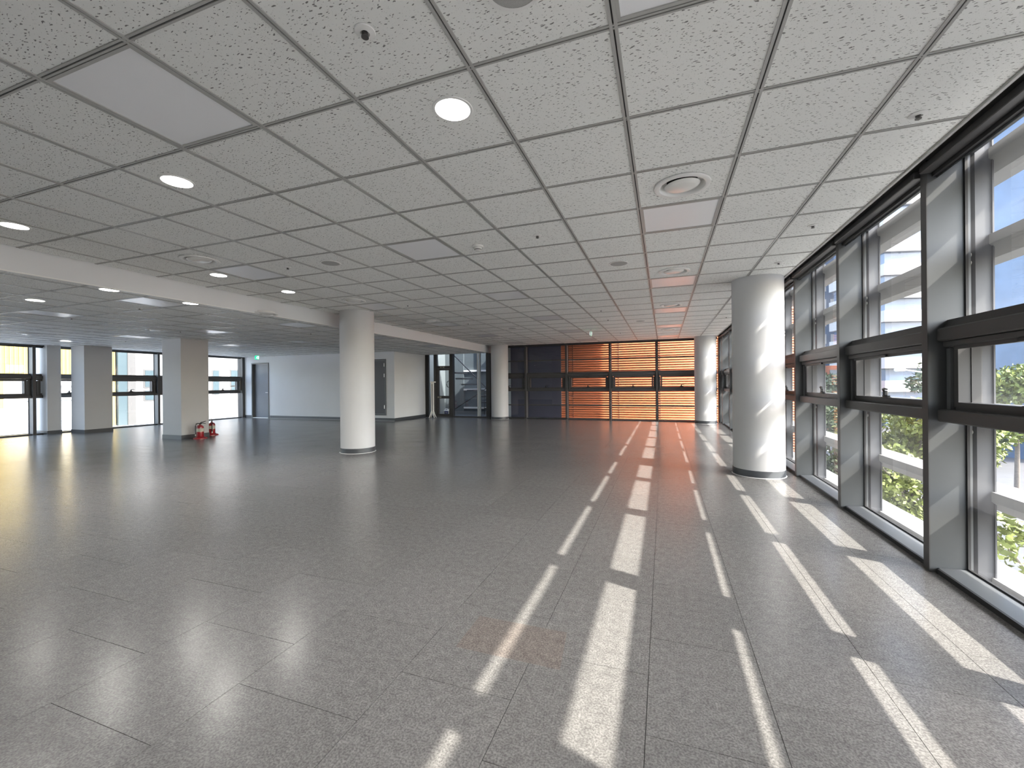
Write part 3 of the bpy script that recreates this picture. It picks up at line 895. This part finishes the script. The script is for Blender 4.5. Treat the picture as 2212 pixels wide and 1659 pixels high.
# exit signs
def exit_sign(loc, rz, label, wd=0.15, ht=0.15, drop=0.05):
    e = empty('exit_sign', loc, rz, label=label, cat='exit sign')
    bx('sign_case', (-wd / 2, wd / 2, -0.014, 0.014, -drop - ht, -drop), M_whitegloss, e, bev=0.003)
    for s in (-1, 1):
        f = bx('sign_face', (-wd / 2 + 0.006, wd / 2 - 0.006, s * 0.0145, s * 0.016, -drop - ht + 0.006, -drop - 0.006), M_green, e)
        def man(b):
            y0, y1 = sorted((s * 0.0162, s * 0.0172))
            z0 = -drop - ht
            box(b, wd * 0.16, wd * 0.40, y0, y1, z0 + 0.020, z0 + ht - 0.024)          # doorway
            tube(b, [(-wd * .02, s * .0166, z0 + ht * .42), (wd * .03, s * .0166, z0 + ht * .66)], 0.010, 6)
            tube(b, [(-wd * .02, s * .0166, z0 + ht * .42), (-wd * .12, s * .0166, z0 + ht * .30), (-wd * .26, s * .0166, z0 + ht * .30)], 0.006, 6)
            tube(b, [(-wd * .02, s * .0166, z0 + ht * .42), (wd * .08, s * .0166, z0 + ht * .32), (wd * .04, s * .0166, z0 + ht * .16)], 0.006, 6)
            tube(b, [(wd * .03, s * .0166, z0 + ht * .64), (-wd * .10, s * .0166, z0 + ht * .60), (-wd * .16, s * .0166, z0 + ht * .48)], 0.005, 6)
            lathe(b, [(0.0, -0.012), (0.011, -0.006), (0.011, 0.006), (0.0, 0.012)], 10, c=(wd * .06, s * .0166, z0 + ht * .80))
        mk('running_figure', man, M_exitwhite, f)
    mk('mounting', lambda b: (box(b, -0.06, 0.06, -0.02, 0.02, -0.022, -0.0045), box(b, -0.015, 0.015, -0.008, 0.008, -drop, -0.02)), M_whitegloss, e)
    return e
exit_sign((-13.85, 11.35, LOW), 0.75, 'green running figure exit sign hanging above the grey door', drop=0.03)
exit_sign((-1.72, 10.77, CEIL), PI / 2 + 0.16, 'green exit sign hanging edge-on from the ceiling far off', 0.18, 0.13, 0.05)

# ------------------------------------------------------------------ fire extinguishers
def extinguisher(x, y, rz, label):
    e = empty('fire_extinguisher', (x, y, 0), rz, label=label, cat='extinguisher', group='red fire extinguishers by the pillar')
    cyl = mk('cylinder', lambda b: lathe(b, [(0.0, 0.03), (0.070, 0.03), (0.074, 0.045), (0.074, 0.255), (0.066, 0.292), (0.040, 0.315), (0.020, 0.322), (0.018, 0.335), (0.0, 0.335)], 28), M_red, e, smooth=True)
    mk('paper_label', lambda b: lathe(b, [(0.0748, 0.165), (0.0748, 0.245)], 28), M_cream, cyl, smooth=True)
    def prints(b):
        for k, z in enumerate((0.178, 0.195, 0.215, 0.230)):
            for a0 in (0.0, PI / 2, PI, 3 * PI / 2):
                n = 5
                pts = [(0.0754 * math.cos(a0 + 0.18 * q), 0.0754 * math.sin(a0 + 0.18 * q)) for q in range(n)]
                for (p, q), (r, s) in zip(pts, pts[1:]):
                    vs = [b.verts.new(v) for v in ((p, q, z), (r, s, z), (r, s, z + 0.006), (p, q, z + 0.006))]
                    b.faces.new(vs)
    mk('label_print', prints, M_handle, cyl)
    mk('valve', lambda b: (lathe(b, [(0.016, 0.334), (0.016, 0.362), (0.0, 0.364)], 14), box(b, -0.012, 0.035, -0.012, 0.012, 0.345, 0.365, 0.003)), M_handle, e, smooth=True)
    mk('handle', lambda b: (tube(b, [(0, 0, 0.365), (0.03, 0, 0.385), (0.12, 0, 0.410)], [0.010, 0.009, 0.007], 8), tube(b, [(0.0, 0, 0.360), (0.05, 0, 0.366), (0.12, 0, 0.352)], [0.009, 0.008, 0.006], 8)), M_handle, e, smooth=True)
    mk('hose', lambda b: tube(b, [(-0.012, 0, 0.352), (-0.05, 0, 0.362), (-0.085, 0, 0.345), (-0.098, 0, 0.30), (-0.099, 0, 0.20), (-0.095, 0, 0.10)], 0.010, 8), M_handle, e, smooth=True)
    mk('nozzle', lambda b: lathe(b, [(0.0, 0.062), (0.016, 0.062), (0.010, 0.10), (0.0, 0.10)], 12, c=(-0.095, 0, 0)), M_whitegloss, e, smooth=True)
    mk('base_stand', lambda b: lathe(b, [(0.0, 0.034), (0.080, 0.034), (0.086, 0.055), (0.092, 0.040), (0.125, 0.028), (0.142, 0.016), (0.142, 0.0), (0.0, 0.0)], 36), M_red, e, smooth=True)
    return e
extinguisher(-10.38, 6.99, 0.55, 'red fire extinguisher standing in front of the square pillar')
extinguisher(-10.80, 7.56, 2.6, 'red fire extinguisher half hidden behind the square pillar')

# ------------------------------------------------------------------ glazed stair entrance at the far left
sg = empty('window_%d' % (win_no[0] + 1), (0, YF, 0), kind='structure', label='dark framed stair glazing with a glass door at the far end', cat='window')
bx('end_post', (XW + 0.0, XW + 0.11, -0.02, 0.12, 0, LOW), M_black, sg)
bx('pale_stop', (XW + 0.11, XW + 0.14, 0.03, 0.09, 0, LOW), M_sill, sg)
bx('door_post', (-8.24, -8.12, 0, 0.12, 0, LOW), M_frame, sg)
bx('middle_post', (-7.55, -7.42, -0.02, 0.14, 0, LOW), M_frame, sg)
bx('bottom_rail', (XW + 0.11, XBULK - 0.20, 0.0, 0.12, 0, 0.05), M_frame, sg)
bx('pane_divider', (-6.43, -6.40, 0.0, 0.10, 0.05, LOW), M_white, sg)
bx('pane_divider', (-6.35, -6.32, 0.0, 0.10, 0.05, LOW), M_white, sg)
pane('glass_pane', (XW + 0.14, -8.24, 0.05, 0.058, 0.05, LOW), M_glassclear, sg)
pane('glass_pane', (-7.42, -6.43, 0.05, 0.058, 0.05, LOW), M_glassdark, sg)
pane('glass_pane', (-6.32, XBULK - 0.20, 0.05, 0.058, 0.05, LOW), M_glassdark, sg)
pane('glass_pane', (-8.12, -7.55, 0.05, 0.058, 1.93, LOW), M_glassclear, sg)
lint = bx('lintel', (-8.12, -7.55, 0.0, 0.12, 1.83, 1.93), M_frame, sg)
def plate(name, x0, x1, z0, z1, y, par):
    p = bx(name, (x0, x1, y - 0.004, y, z0, z1), M_handle, par)
    def marks(b):
        n = 4
        wq = (x1 - x0) / n
        for k in range(n):
            a = x0 + wq * (k + 0.16); c_ = x0 + wq * (k + 0.84)
            za, zb = z0 + 0.012, z1 - 0.012
            box(b, a, c_, y - 0.0055, y - 0.004, za, za + 0.010)
            box(b, a, c_, y - 0.0055, y - 0.004, zb - 0.010, zb)
            box(b, a if k % 2 else c_ - 0.010, (a + 0.010) if k % 2 else c_, y - 0.0055, y - 0.004, za + 0.010, zb - 0.010)
    mk('plate_lettering', marks, M_cream, p)
    return p
plate('sign_plate', -7.98, -7.76, 1.845, 1.915, 0.0, lint)
d3 = empty('door_3', (0, YF, 0), kind='structure', label='dark framed glass door to the stairs', cat='door')
def gd(b):
    box(b, -8.115, -8.035, 0.02, 0.09, 0.055, 1.825); box(b, -7.605, -7.555, 0.02, 0.09, 0.055, 1.825)
    box(b, -8.035, -7.605, 0.02, 0.09, 1.765, 1.825); box(b, -8.035, -7.605, 0.02, 0.09, 0.70, 0.80); box(b, -8.035, -7.605, 0.02, 0.09, 0.055, 0.12)
mk('door_frame', gd, M_frame, d3)
pane('door_glass', (-8.035, -7.605, 0.05, 0.058, 0.80, 1.765), M_glassclear, d3)
pane('door_glass', (-8.035, -7.605, 0.05, 0.058, 0.12, 0.70), M_glassclear, d3)
plate('sign_plate', -8.10, -7.92, 0.715, 0.785, 0.018, d3)
mk('pull_handle', lambda b: tube(b, [(-7.62, 0.02, 1.12), (-7.65, -0.04, 1.16), (-7.66, -0.05, 1.24), (-7.65, -0.04, 1.32), (-7.62, 0.02, 1.36)], 0.014, 8), M_handle, d3, smooth=True)

# stairwell beyond the glass
st = empty('stair_hall', (-7.2, 17.6, 0), label='dim stair hall with white rails behind the glazing', cat='stair hall')
bx('hall_wall', (-2.4, -1.45, 0.0, 0.15, -2.0, 4.0), M_stairwall, st)
bx('hall_wall', (1.30, 1.45, -3.0, 0.15, -2.0, 4.0), M_stairwall, st)
bx('hall_wall', (-2.55, -2.4, -3.2, 0.15, -2.0, 4.0), M_stairwall, st)
bx('hall_floor', (-2.4, 1.30, -3.1, 0.0, -0.12, 0.0), M_base, st)
for z in (0.12, 0.95, 1.80):
    bx('white_rail', (-1.45, 1.30, -0.02, 0.05, z, z + 0.075), M_white, st)
bx('hall_wall', (-1.45, 1.30, 0.06, 0.15, -2.0, 4.0), M_stairwall, st)
for x in (-0.75, 0.25):
    bx('hall_mullion', (x - 0.04, x + 0.04, 0.0, 0.06, -0.1, 2.9), M_frame, st)
for q in range(7):
    bx('stair_step', (-1.3 + 0.26 * q, -1.3 + 0.26 * (q + 1) + 0.03, -1.6, -0.5, 1.75 - 0.25 * q - 0.06, 1.75 - 0.25 * q), M_base, st)
mk('stair_handrail', lambda b: tube(b, [(-1.3, -1.62, 2.65), (0.55, -1.62, 0.90), (1.2, -1.62, 0.90)], 0.022, 8), M_handle, st, smooth=True)
mk('stair_handrail', lambda b: tube(b, [(-1.2, -1.9, 0.05), (0.4, -1.9, 1.0), (1.2, -1.9, 1.45)], 0.018, 8), M_handle, st, smooth=True)
for q in range(4):
    mk('baluster', lambda b: tube(b, [(0.1 + 0.3 * q, -1.9, 0.0), (0.1 + 0.3 * q, -1.9, 0.82 + 0.16 * q)], 0.010, 6), M_handle, st)

# white stand by the stair glazing
fs = empty('floor_stand', (-8.02, 13.72, 0), 0.2, label='slim white floor stand with splayed feet beside the stair door', cat='stand')
bx('stand_post', (-0.055, 0.055, -0.03, 0.03, 0.16, 1.30), M_whitegloss, fs, bev=0.006)
bx('post_groove', (-0.012, 0.012, -0.033, -0.030, 0.25, 1.25), M_sill, fs)
bx('top_bracket', (-0.075, 0.12, -0.05, 0.05, 1.30, 1.345), M_whitegloss, fs, bev=0.008)
for q, (dx, dy) in enumerate(((-0.10, -0.11), (0.10, -0.11), (-0.10, 0.10), (0.10, 0.10))):
    mk('foot', lambda b: tube(b, [(dx * .25, dy * .2, 0.30), (dx * .55, dy * .6, 0.14), (dx, dy, 0.014)], [0.020, 0.020, 0.014], 8), M_whitegloss, fs, smooth=True)

# white canister with blue label behind the glass door
cn = empty('plastic_canister', (-7.86, 14.62, 0.002), 0.12, label='white plastic canister with blue label behind the stair door', cat='canister')
bx('canister_body', (-0.155, 0.155, -0.10, 0.10, 0, 0.24), M_whitegloss, cn, bev=0.018)
bx('blue_label', (-0.115, 0.035, -0.1035, -0.1005, 0.06, 0.20), M_blue, cn)
bx('label_print', (-0.085, 0.005, -0.1055, -0.104, 0.135, 0.155), M_cream, cn)
for x in (-0.07, 0.08):
    mk('carry_handle', lambda b: tube(b, [(x - 0.065, 0, 0.235), (x - 0.045, 0, 0.285), (x + 0.045, 0, 0.285), (x + 0.065, 0, 0.235)], 0.014, 8), M_whitegloss, cn, smooth=True)
mk('screw_cap', lambda b: lathe(b, [(0.028, 0.235), (0.028, 0.265), (0.0, 0.267)], 16, c=(0.005, 0.03, 0)), M_handle, cn, smooth=True)

# ------------------------------------------------------------------ outside, right-hand side: street below
GZ = -6.0
M_asphalt = mat('asphalt', (0.055, 0.057, 0.062, 1), 0.9, noise=0.1, nscale=1.5)
M_pave = mat('pale_paving', (0.10, 0.10, 0.10, 1), 0.9, noise=0.08, nscale=2)
M_line = mat('road_paint', (0.4, 0.4, 0.4, 1), 0.8)
M_leaf = mat('yellow_green_leaves', (0.105, 0.13, 0.022, 1), 0.6, noise=0.3, nscale=3)
M_leaf2 = mat('green_leaves', (0.042, 0.062, 0.024, 1), 0.6, noise=0.3, nscale=3)
M_bark = mat('bark', (0.10, 0.085, 0.07, 1), 0.9, noise=0.2, nscale=12)
M_bwhite = mat('white_facade', (0.36, 0.36, 0.36, 1), 0.8)
M_bglass = mat('blue_glass_facade', (0.06, 0.10, 0.17, 1), 0.3, noise=0.25, nscale=0.3)
M_bgrey = mat('slate_facade', (0.08, 0.09, 0.105, 1), 0.7, noise=0.1, nscale=0.5)
M_brick = mat('brick_facade', (0.2, 0.07, 0.04, 1), 0.9, noise=0.1, nscale=2)
M_yellow = mat('yellow_cladding', (0.26, 0.20, 0.065, 1), 0.7, noise=0.05, nscale=1)
M_lit = mat('pale_terrace', (0.78, 0.78, 0.76, 1), 0.8)
M_carw = mat('white_car_paint', (0.6, 0.6, 0.6, 1), 0.25)
M_flower = mat('yellow_flowers', (0.25, 0.18, 0.03, 1), 0.8, noise=0.4, nscale=8)

tag(bx('ground_street', (-0.5, 160, -80, 220, GZ - 0.5, GZ), M_asphalt), 'asphalt street below the right windows', 'street', kind='structure')
tag(bx('ground_pavement', (2.3, 9.5, -60, 200, GZ, GZ + 0.12), M_pave), 'pale pavement under the street trees', 'pavement', kind='structure')
for k in range(10):
    o = bx('road_line', (15.9, 16.15, 14 + k * 6.0, 17 + k * 6.0, GZ + 0.001, GZ + 0.015), M_line)
    tag(o, 'white lane dash on the street below, %s from the camera' % ORD[k], 'road line', 'dashed lane lines on the street')
for k in range(9):
    o = bx('crossing_stripe', (10.4 + k * 1.0, 10.9 + k * 1.0, 30, 33.5, GZ + 0.001, GZ + 0.015), M_line)
    tag(o, 'white crossing stripe on the street, %s from the building' % ORD[k], 'road marking', 'pedestrian crossing stripes')

def leaf_mesh(name, clusters, n, size, material):
    cs = np.array([c[:3] for c in clusters]); rs = np.array([c[3] for c in clusters])
    pick = rng.integers(0, len(cs), n)
    d = rng.normal(size=(n, 3)); d /= np.linalg.norm(d, axis=1)[:, None]
    rad = rng.uniform(0.45, 1.0, n) ** 0.6
    p = cs[pick] + d * (rad * rs[pick])[:, None] * np.array([1, 1, 0.75])
    a = rng.normal(size=(n, 3)); a /= np.linalg.norm(a, axis=1)[:, None]
    b_ = np.cross(a, rng.normal(size=(n, 3))); b_ /= np.linalg.norm(b_, axis=1)[:, None]
    s = size * rng.uniform(0.6, 1.3, n)[:, None]
    q = np.stack([p - a * s, p + b_ * s * .55, p + a * s, p - b_ * s * .55], 1).reshape(-1, 3)
    me = bpy.data.meshes.new(name)
    me.from_pydata(q.tolist(), [], np.arange(4 * n).reshape(-1, 4).tolist())
    me.materials.append(material)
    return me
def tree(loc, height, crown, n, size, label, material, sparse=False):
    e = empty('street_tree', loc, label=label, cat='tree', group='street trees')
    cl = []
    for k in range(16 if not sparse else 9):
        a = random.uniform(0, 2 * PI); rr = crown * random.uniform(0.15, 0.75)
        cl.append((rr * math.cos(a), rr * math.sin(a), height - crown + random.uniform(-0.6, 0.75) * crown, crown * random.uniform(0.28, 0.5)))
    f = new_obj('foliage', leaf_mesh('foliage', cl, n, size, material), e); f['kind'] = 'stuff'
    mk('trunk', lambda b: tube(b, [(0, 0, 0), (0.05, 0.02, height * 0.35), (0, 0, height - crown * 0.9)], [0.14, 0.11, 0.07], 10), M_bark, e, smooth=True)
    for c in cl[::2]:
        mk('branch', lambda b: tube(b, [(0, 0, height - crown * 1.5), (c[0] * .5, c[1] * .5, (height - crown * 1.3 + c[2]) / 2), c[:3]], [0.05, 0.035, 0.015], 6), M_bark, e)
    return e
tree((6.4, 14.6, GZ), 6.9, 2.3, 16000, 0.075, 'full yellow-green street tree outside the middle right window', M_leaf)
tree((6.2, 9.3, GZ), 5.0, 1.5, 2600, 0.075, 'thin young street tree outside the nearest right window', M_leaf, True)
tree((6.4, 19.5, GZ), 6.6, 2.2, 9000, 0.09, 'green street tree farther along the pavement', M_leaf2)
tree((21.0, 36.0, GZ), 8.2, 3.0, 4000, 0.18, 'yellow-green tree across the street', M_leaf)
tree((19.0, 66.0, GZ), 9.0, 4.0, 4000, 0.24, 'large grey-green tree before the banded white building', M_leaf2)
tree((24.5, 47.0, GZ), 9.0, 4.0, 4000, 0.24, 'large grey-green tree farthest across the street', M_leaf2)
tree((17.5, 56.0, GZ), 8.5, 3.6, 3500, 0.24, 'dark tree beside the brick building', M_leaf2)

pl = empty('flower_bed', (20.5, 26.0, GZ), label='yellow flower bed beside the street', cat='flower bed')
bx('kerb', (-2.2, 2.2, -4.0, 4.0, 0, 0.35), M_pave, pl)
f = new_obj('flowers', leaf_mesh('flowers', [(random.uniform(-1.9, 1.9), random.uniform(-3.7, 3.7), 0.45, 0.5) for _ in range(30)], 3000, 0.10, M_flower), pl); f['kind'] = 'stuff'

def car(loc, rz, label, m):
    e = empty('parked_car', loc, rz, label=label, cat='car', group='cars on the street')
    mk('car_body', lambda b: prism(b, [(-2.2, 0.35), (2.2, 0.35), (2.25, 0.7), (1.3, 0.95), (0.7, 1.45), (-1.2, 1.48), (-1.9, 1.0), (-2.25, 0.9)], 'y', -0.85, 0.85), m, e)
    mk('car_windows', lambda b: prism(b, [(-1.65, 0.98), (1.1, 0.98), (0.62, 1.38), (-1.12, 1.40)], 'y', -0.87, 0.87), M_bglass, e)
    for x in (-1.35, 1.4):
        for y in (-0.87, 0.70):
            mk('wheel', lambda b: tube(b, [(x, y, 0.32), (x, y + 0.17, 0.32)], 0.32, 18), M_black, e)
    return e
car((13.6, 36.0, GZ), PI / 2, 'white car on the near lane of the street', M_carw)
car((18.4, 47.0, GZ), PI / 2, 'dark grey car farther along the street', M_bgrey)
car((13.4, 58.0, GZ), PI / 2, 'white car far along the near lane', M_carw)

sl_ = empty('street_lamp', (19.5, 40.0, GZ), label='white curved street lamp arm above the road', cat='street lamp')
mk('lamp_pole', lambda b: tube(b, [(0, 0, 0), (0, 0, 6.2), (-0.3, -0.3, 7.0), (-2.2, -2.2, 7.75), (-4.4, -4.4, 7.95)], [0.10, 0.07, 0.06, 0.05, 0.05], 8), M_line, sl_, smooth=True)
mk('lamp_head', lambda b: tube(b, [(-4.3, -4.3, 7.95), (-5.0, -5.0, 7.93)], 0.13, 8), M_line, sl_, smooth=True)

def building(loc, rz, wx, wy, hgt, body, label, floors, band=None, glass=None, cols=6):
    e = empty('office_building', loc, rz, label=label, cat='building')
    bx('building_body', (-wx / 2, wx / 2, -wy / 2, wy / 2, 0, hgt), body, e)
    fh = hgt / floors
    for k in range(floors):
        z = k * fh
        if band:
            bx('balcony_band', (-wx / 2 - 0.5, wx / 2 + 0.5, -wy / 2 - 0.6, wy / 2 + 0.6, z + fh * 0.5, z + fh * 0.98), band, e)
        elif glass:
            for c_ in range(cols):
                a = -wx / 2 + wx * (c_ + 0.14) / cols; b_ = -wx / 2 + wx * (c_ + 0.86) / cols
                bx('window', (a, b_, -wy / 2 - 0.05, -wy / 2, z + fh * 0.25, z + fh * 0.8), glass, e)
    return e
building((39, 90, GZ), 0.25, 16, 12, 40, M_bglass, 'office block banded with white balconies seen through the middle window', 11, band=M_bwhite)
building((38.5, 58, GZ), 0.45, 20, 12, 64, M_bglass, 'tall blue glass tower seen through the nearest right window', 15, glass=M_bgrey, cols=8)
building((27, 104, GZ), 0.1, 16, 12, 34, M_bglass, 'blue glass block far along the street', 10, glass=M_bwhite)
building((22.5, 79, GZ), 0.1, 9, 8, 9.5, M_brick, 'low brick building at the end of the street', 3, glass=M_bgrey, cols=4)
building((54, 96, GZ), 0.35, 12, 12, 44, M_bgrey, 'slate grey tower beside the banded block', 12, glass=M_bglass)

# ------------------------------------------------------------------ outside, left-hand side: bright yard
tag(bx('ground_yard', (-90, XL - 0.46, -60, 90, -1.6, -1.0), M_lit), 'pale sunlit yard outside the left windows', 'yard', kind='structure')
tb = empty('terrace_bank', (-24.0, 6.0, -1.0), label='pale stepped terrace outside the left windows', cat='terrace')
for k in range(3):
    bx('terrace_step', (-3.4, 2.0 - k * 1.3, -8, 5.0, k * 0.45, (k + 1) * 0.45), M_lit, tb)
bx('slope_kerb', (2.05, 2.15, -8, 5.0, 0, 0.5), M_bgrey, tb)
M_lit2 = mat('white_render', (0.17, 0.173, 0.176, 1), 0.8)
M_pale = mat('pale_grey_pier', (0.06, 0.06, 0.06, 1), 0.8)
M_bluepane = mat('pale_blue_pane', (0.04, 0.06, 0.07, 1), 0.2)
wb = empty('white_building', (-34, 28.0, -1.0), label='white building with small windows outside the left windows', cat='building')
bx('building_body', (-4, 4, -11.7, 12, 0, 9), M_lit2, wb)
for yw, wd, z0, z1 in ((17.2, 0.55, 1.25, 2.25), (17.2, 0.55, 0.45, 1.0), (18.1, 0.2, 1.5, 2.3), (21.3, 0.4, 0.7, 2.35), (22.8, 0.75, 1.3, 2.4), (22.8, 0.7, 0.75, 1.2), (26.0, 0.8, 1.3, 2.4)):
    f = bx('window_frame', (4.0, 4.04, yw - 28 - wd / 2 - 0.07, yw - 28 + wd / 2 + 0.07, z0 + 0.93, z1 + 1.07), M_pale, wb)
    bx('window_pane', (4.04, 4.06, yw - 28 - wd / 2, yw - 28 + wd / 2, z0 + 1.0, z1 + 1.0), M_bluepane, f)
bx('glazed_strip', (4.0, 4.15, -12.5, -12.05, 0, 9), M_bluepane, wb)
bx('grey_pier', (4.0, 4.2, -12.05, -11.65, 0, 9), M_pale, wb)
yb = empty('yellow_building', (-34, 11.6, -1.0), label='yellow ribbed building outside the left windows', cat='building')
bx('building_body', (-4, 4, -4.5, 3.85, 0, 10), M_yellow, yb)
def ribs(b):
    y = -4.4
    while y < 3.8:
        box(b, 4.0, 4.06, y, y + 0.05, 2.9, 10); y += 0.16
r_ = mk('cladding_ribs', ribs, M_yellow, yb); r_['kind'] = 'stuff'
bx('window_slot', (4.0, 4.08, 3.35, 3.6, 2.4, 3.5), M_pale, yb)
bx('annex', (4.0, 6.0, -0.6, 1.0, 0, 2.9), M_lit, yb)
for z in (1.6, 2.3):
    bx('ledge', (6.0, 6.1, -0.6, 1.0, z, z + 0.05), M_bgrey, yb)
tree((-34, 0.0, -1.0), 6.5, 2.2, 3000, 0.14, 'dark tree at the left picture edge', M_leaf2)
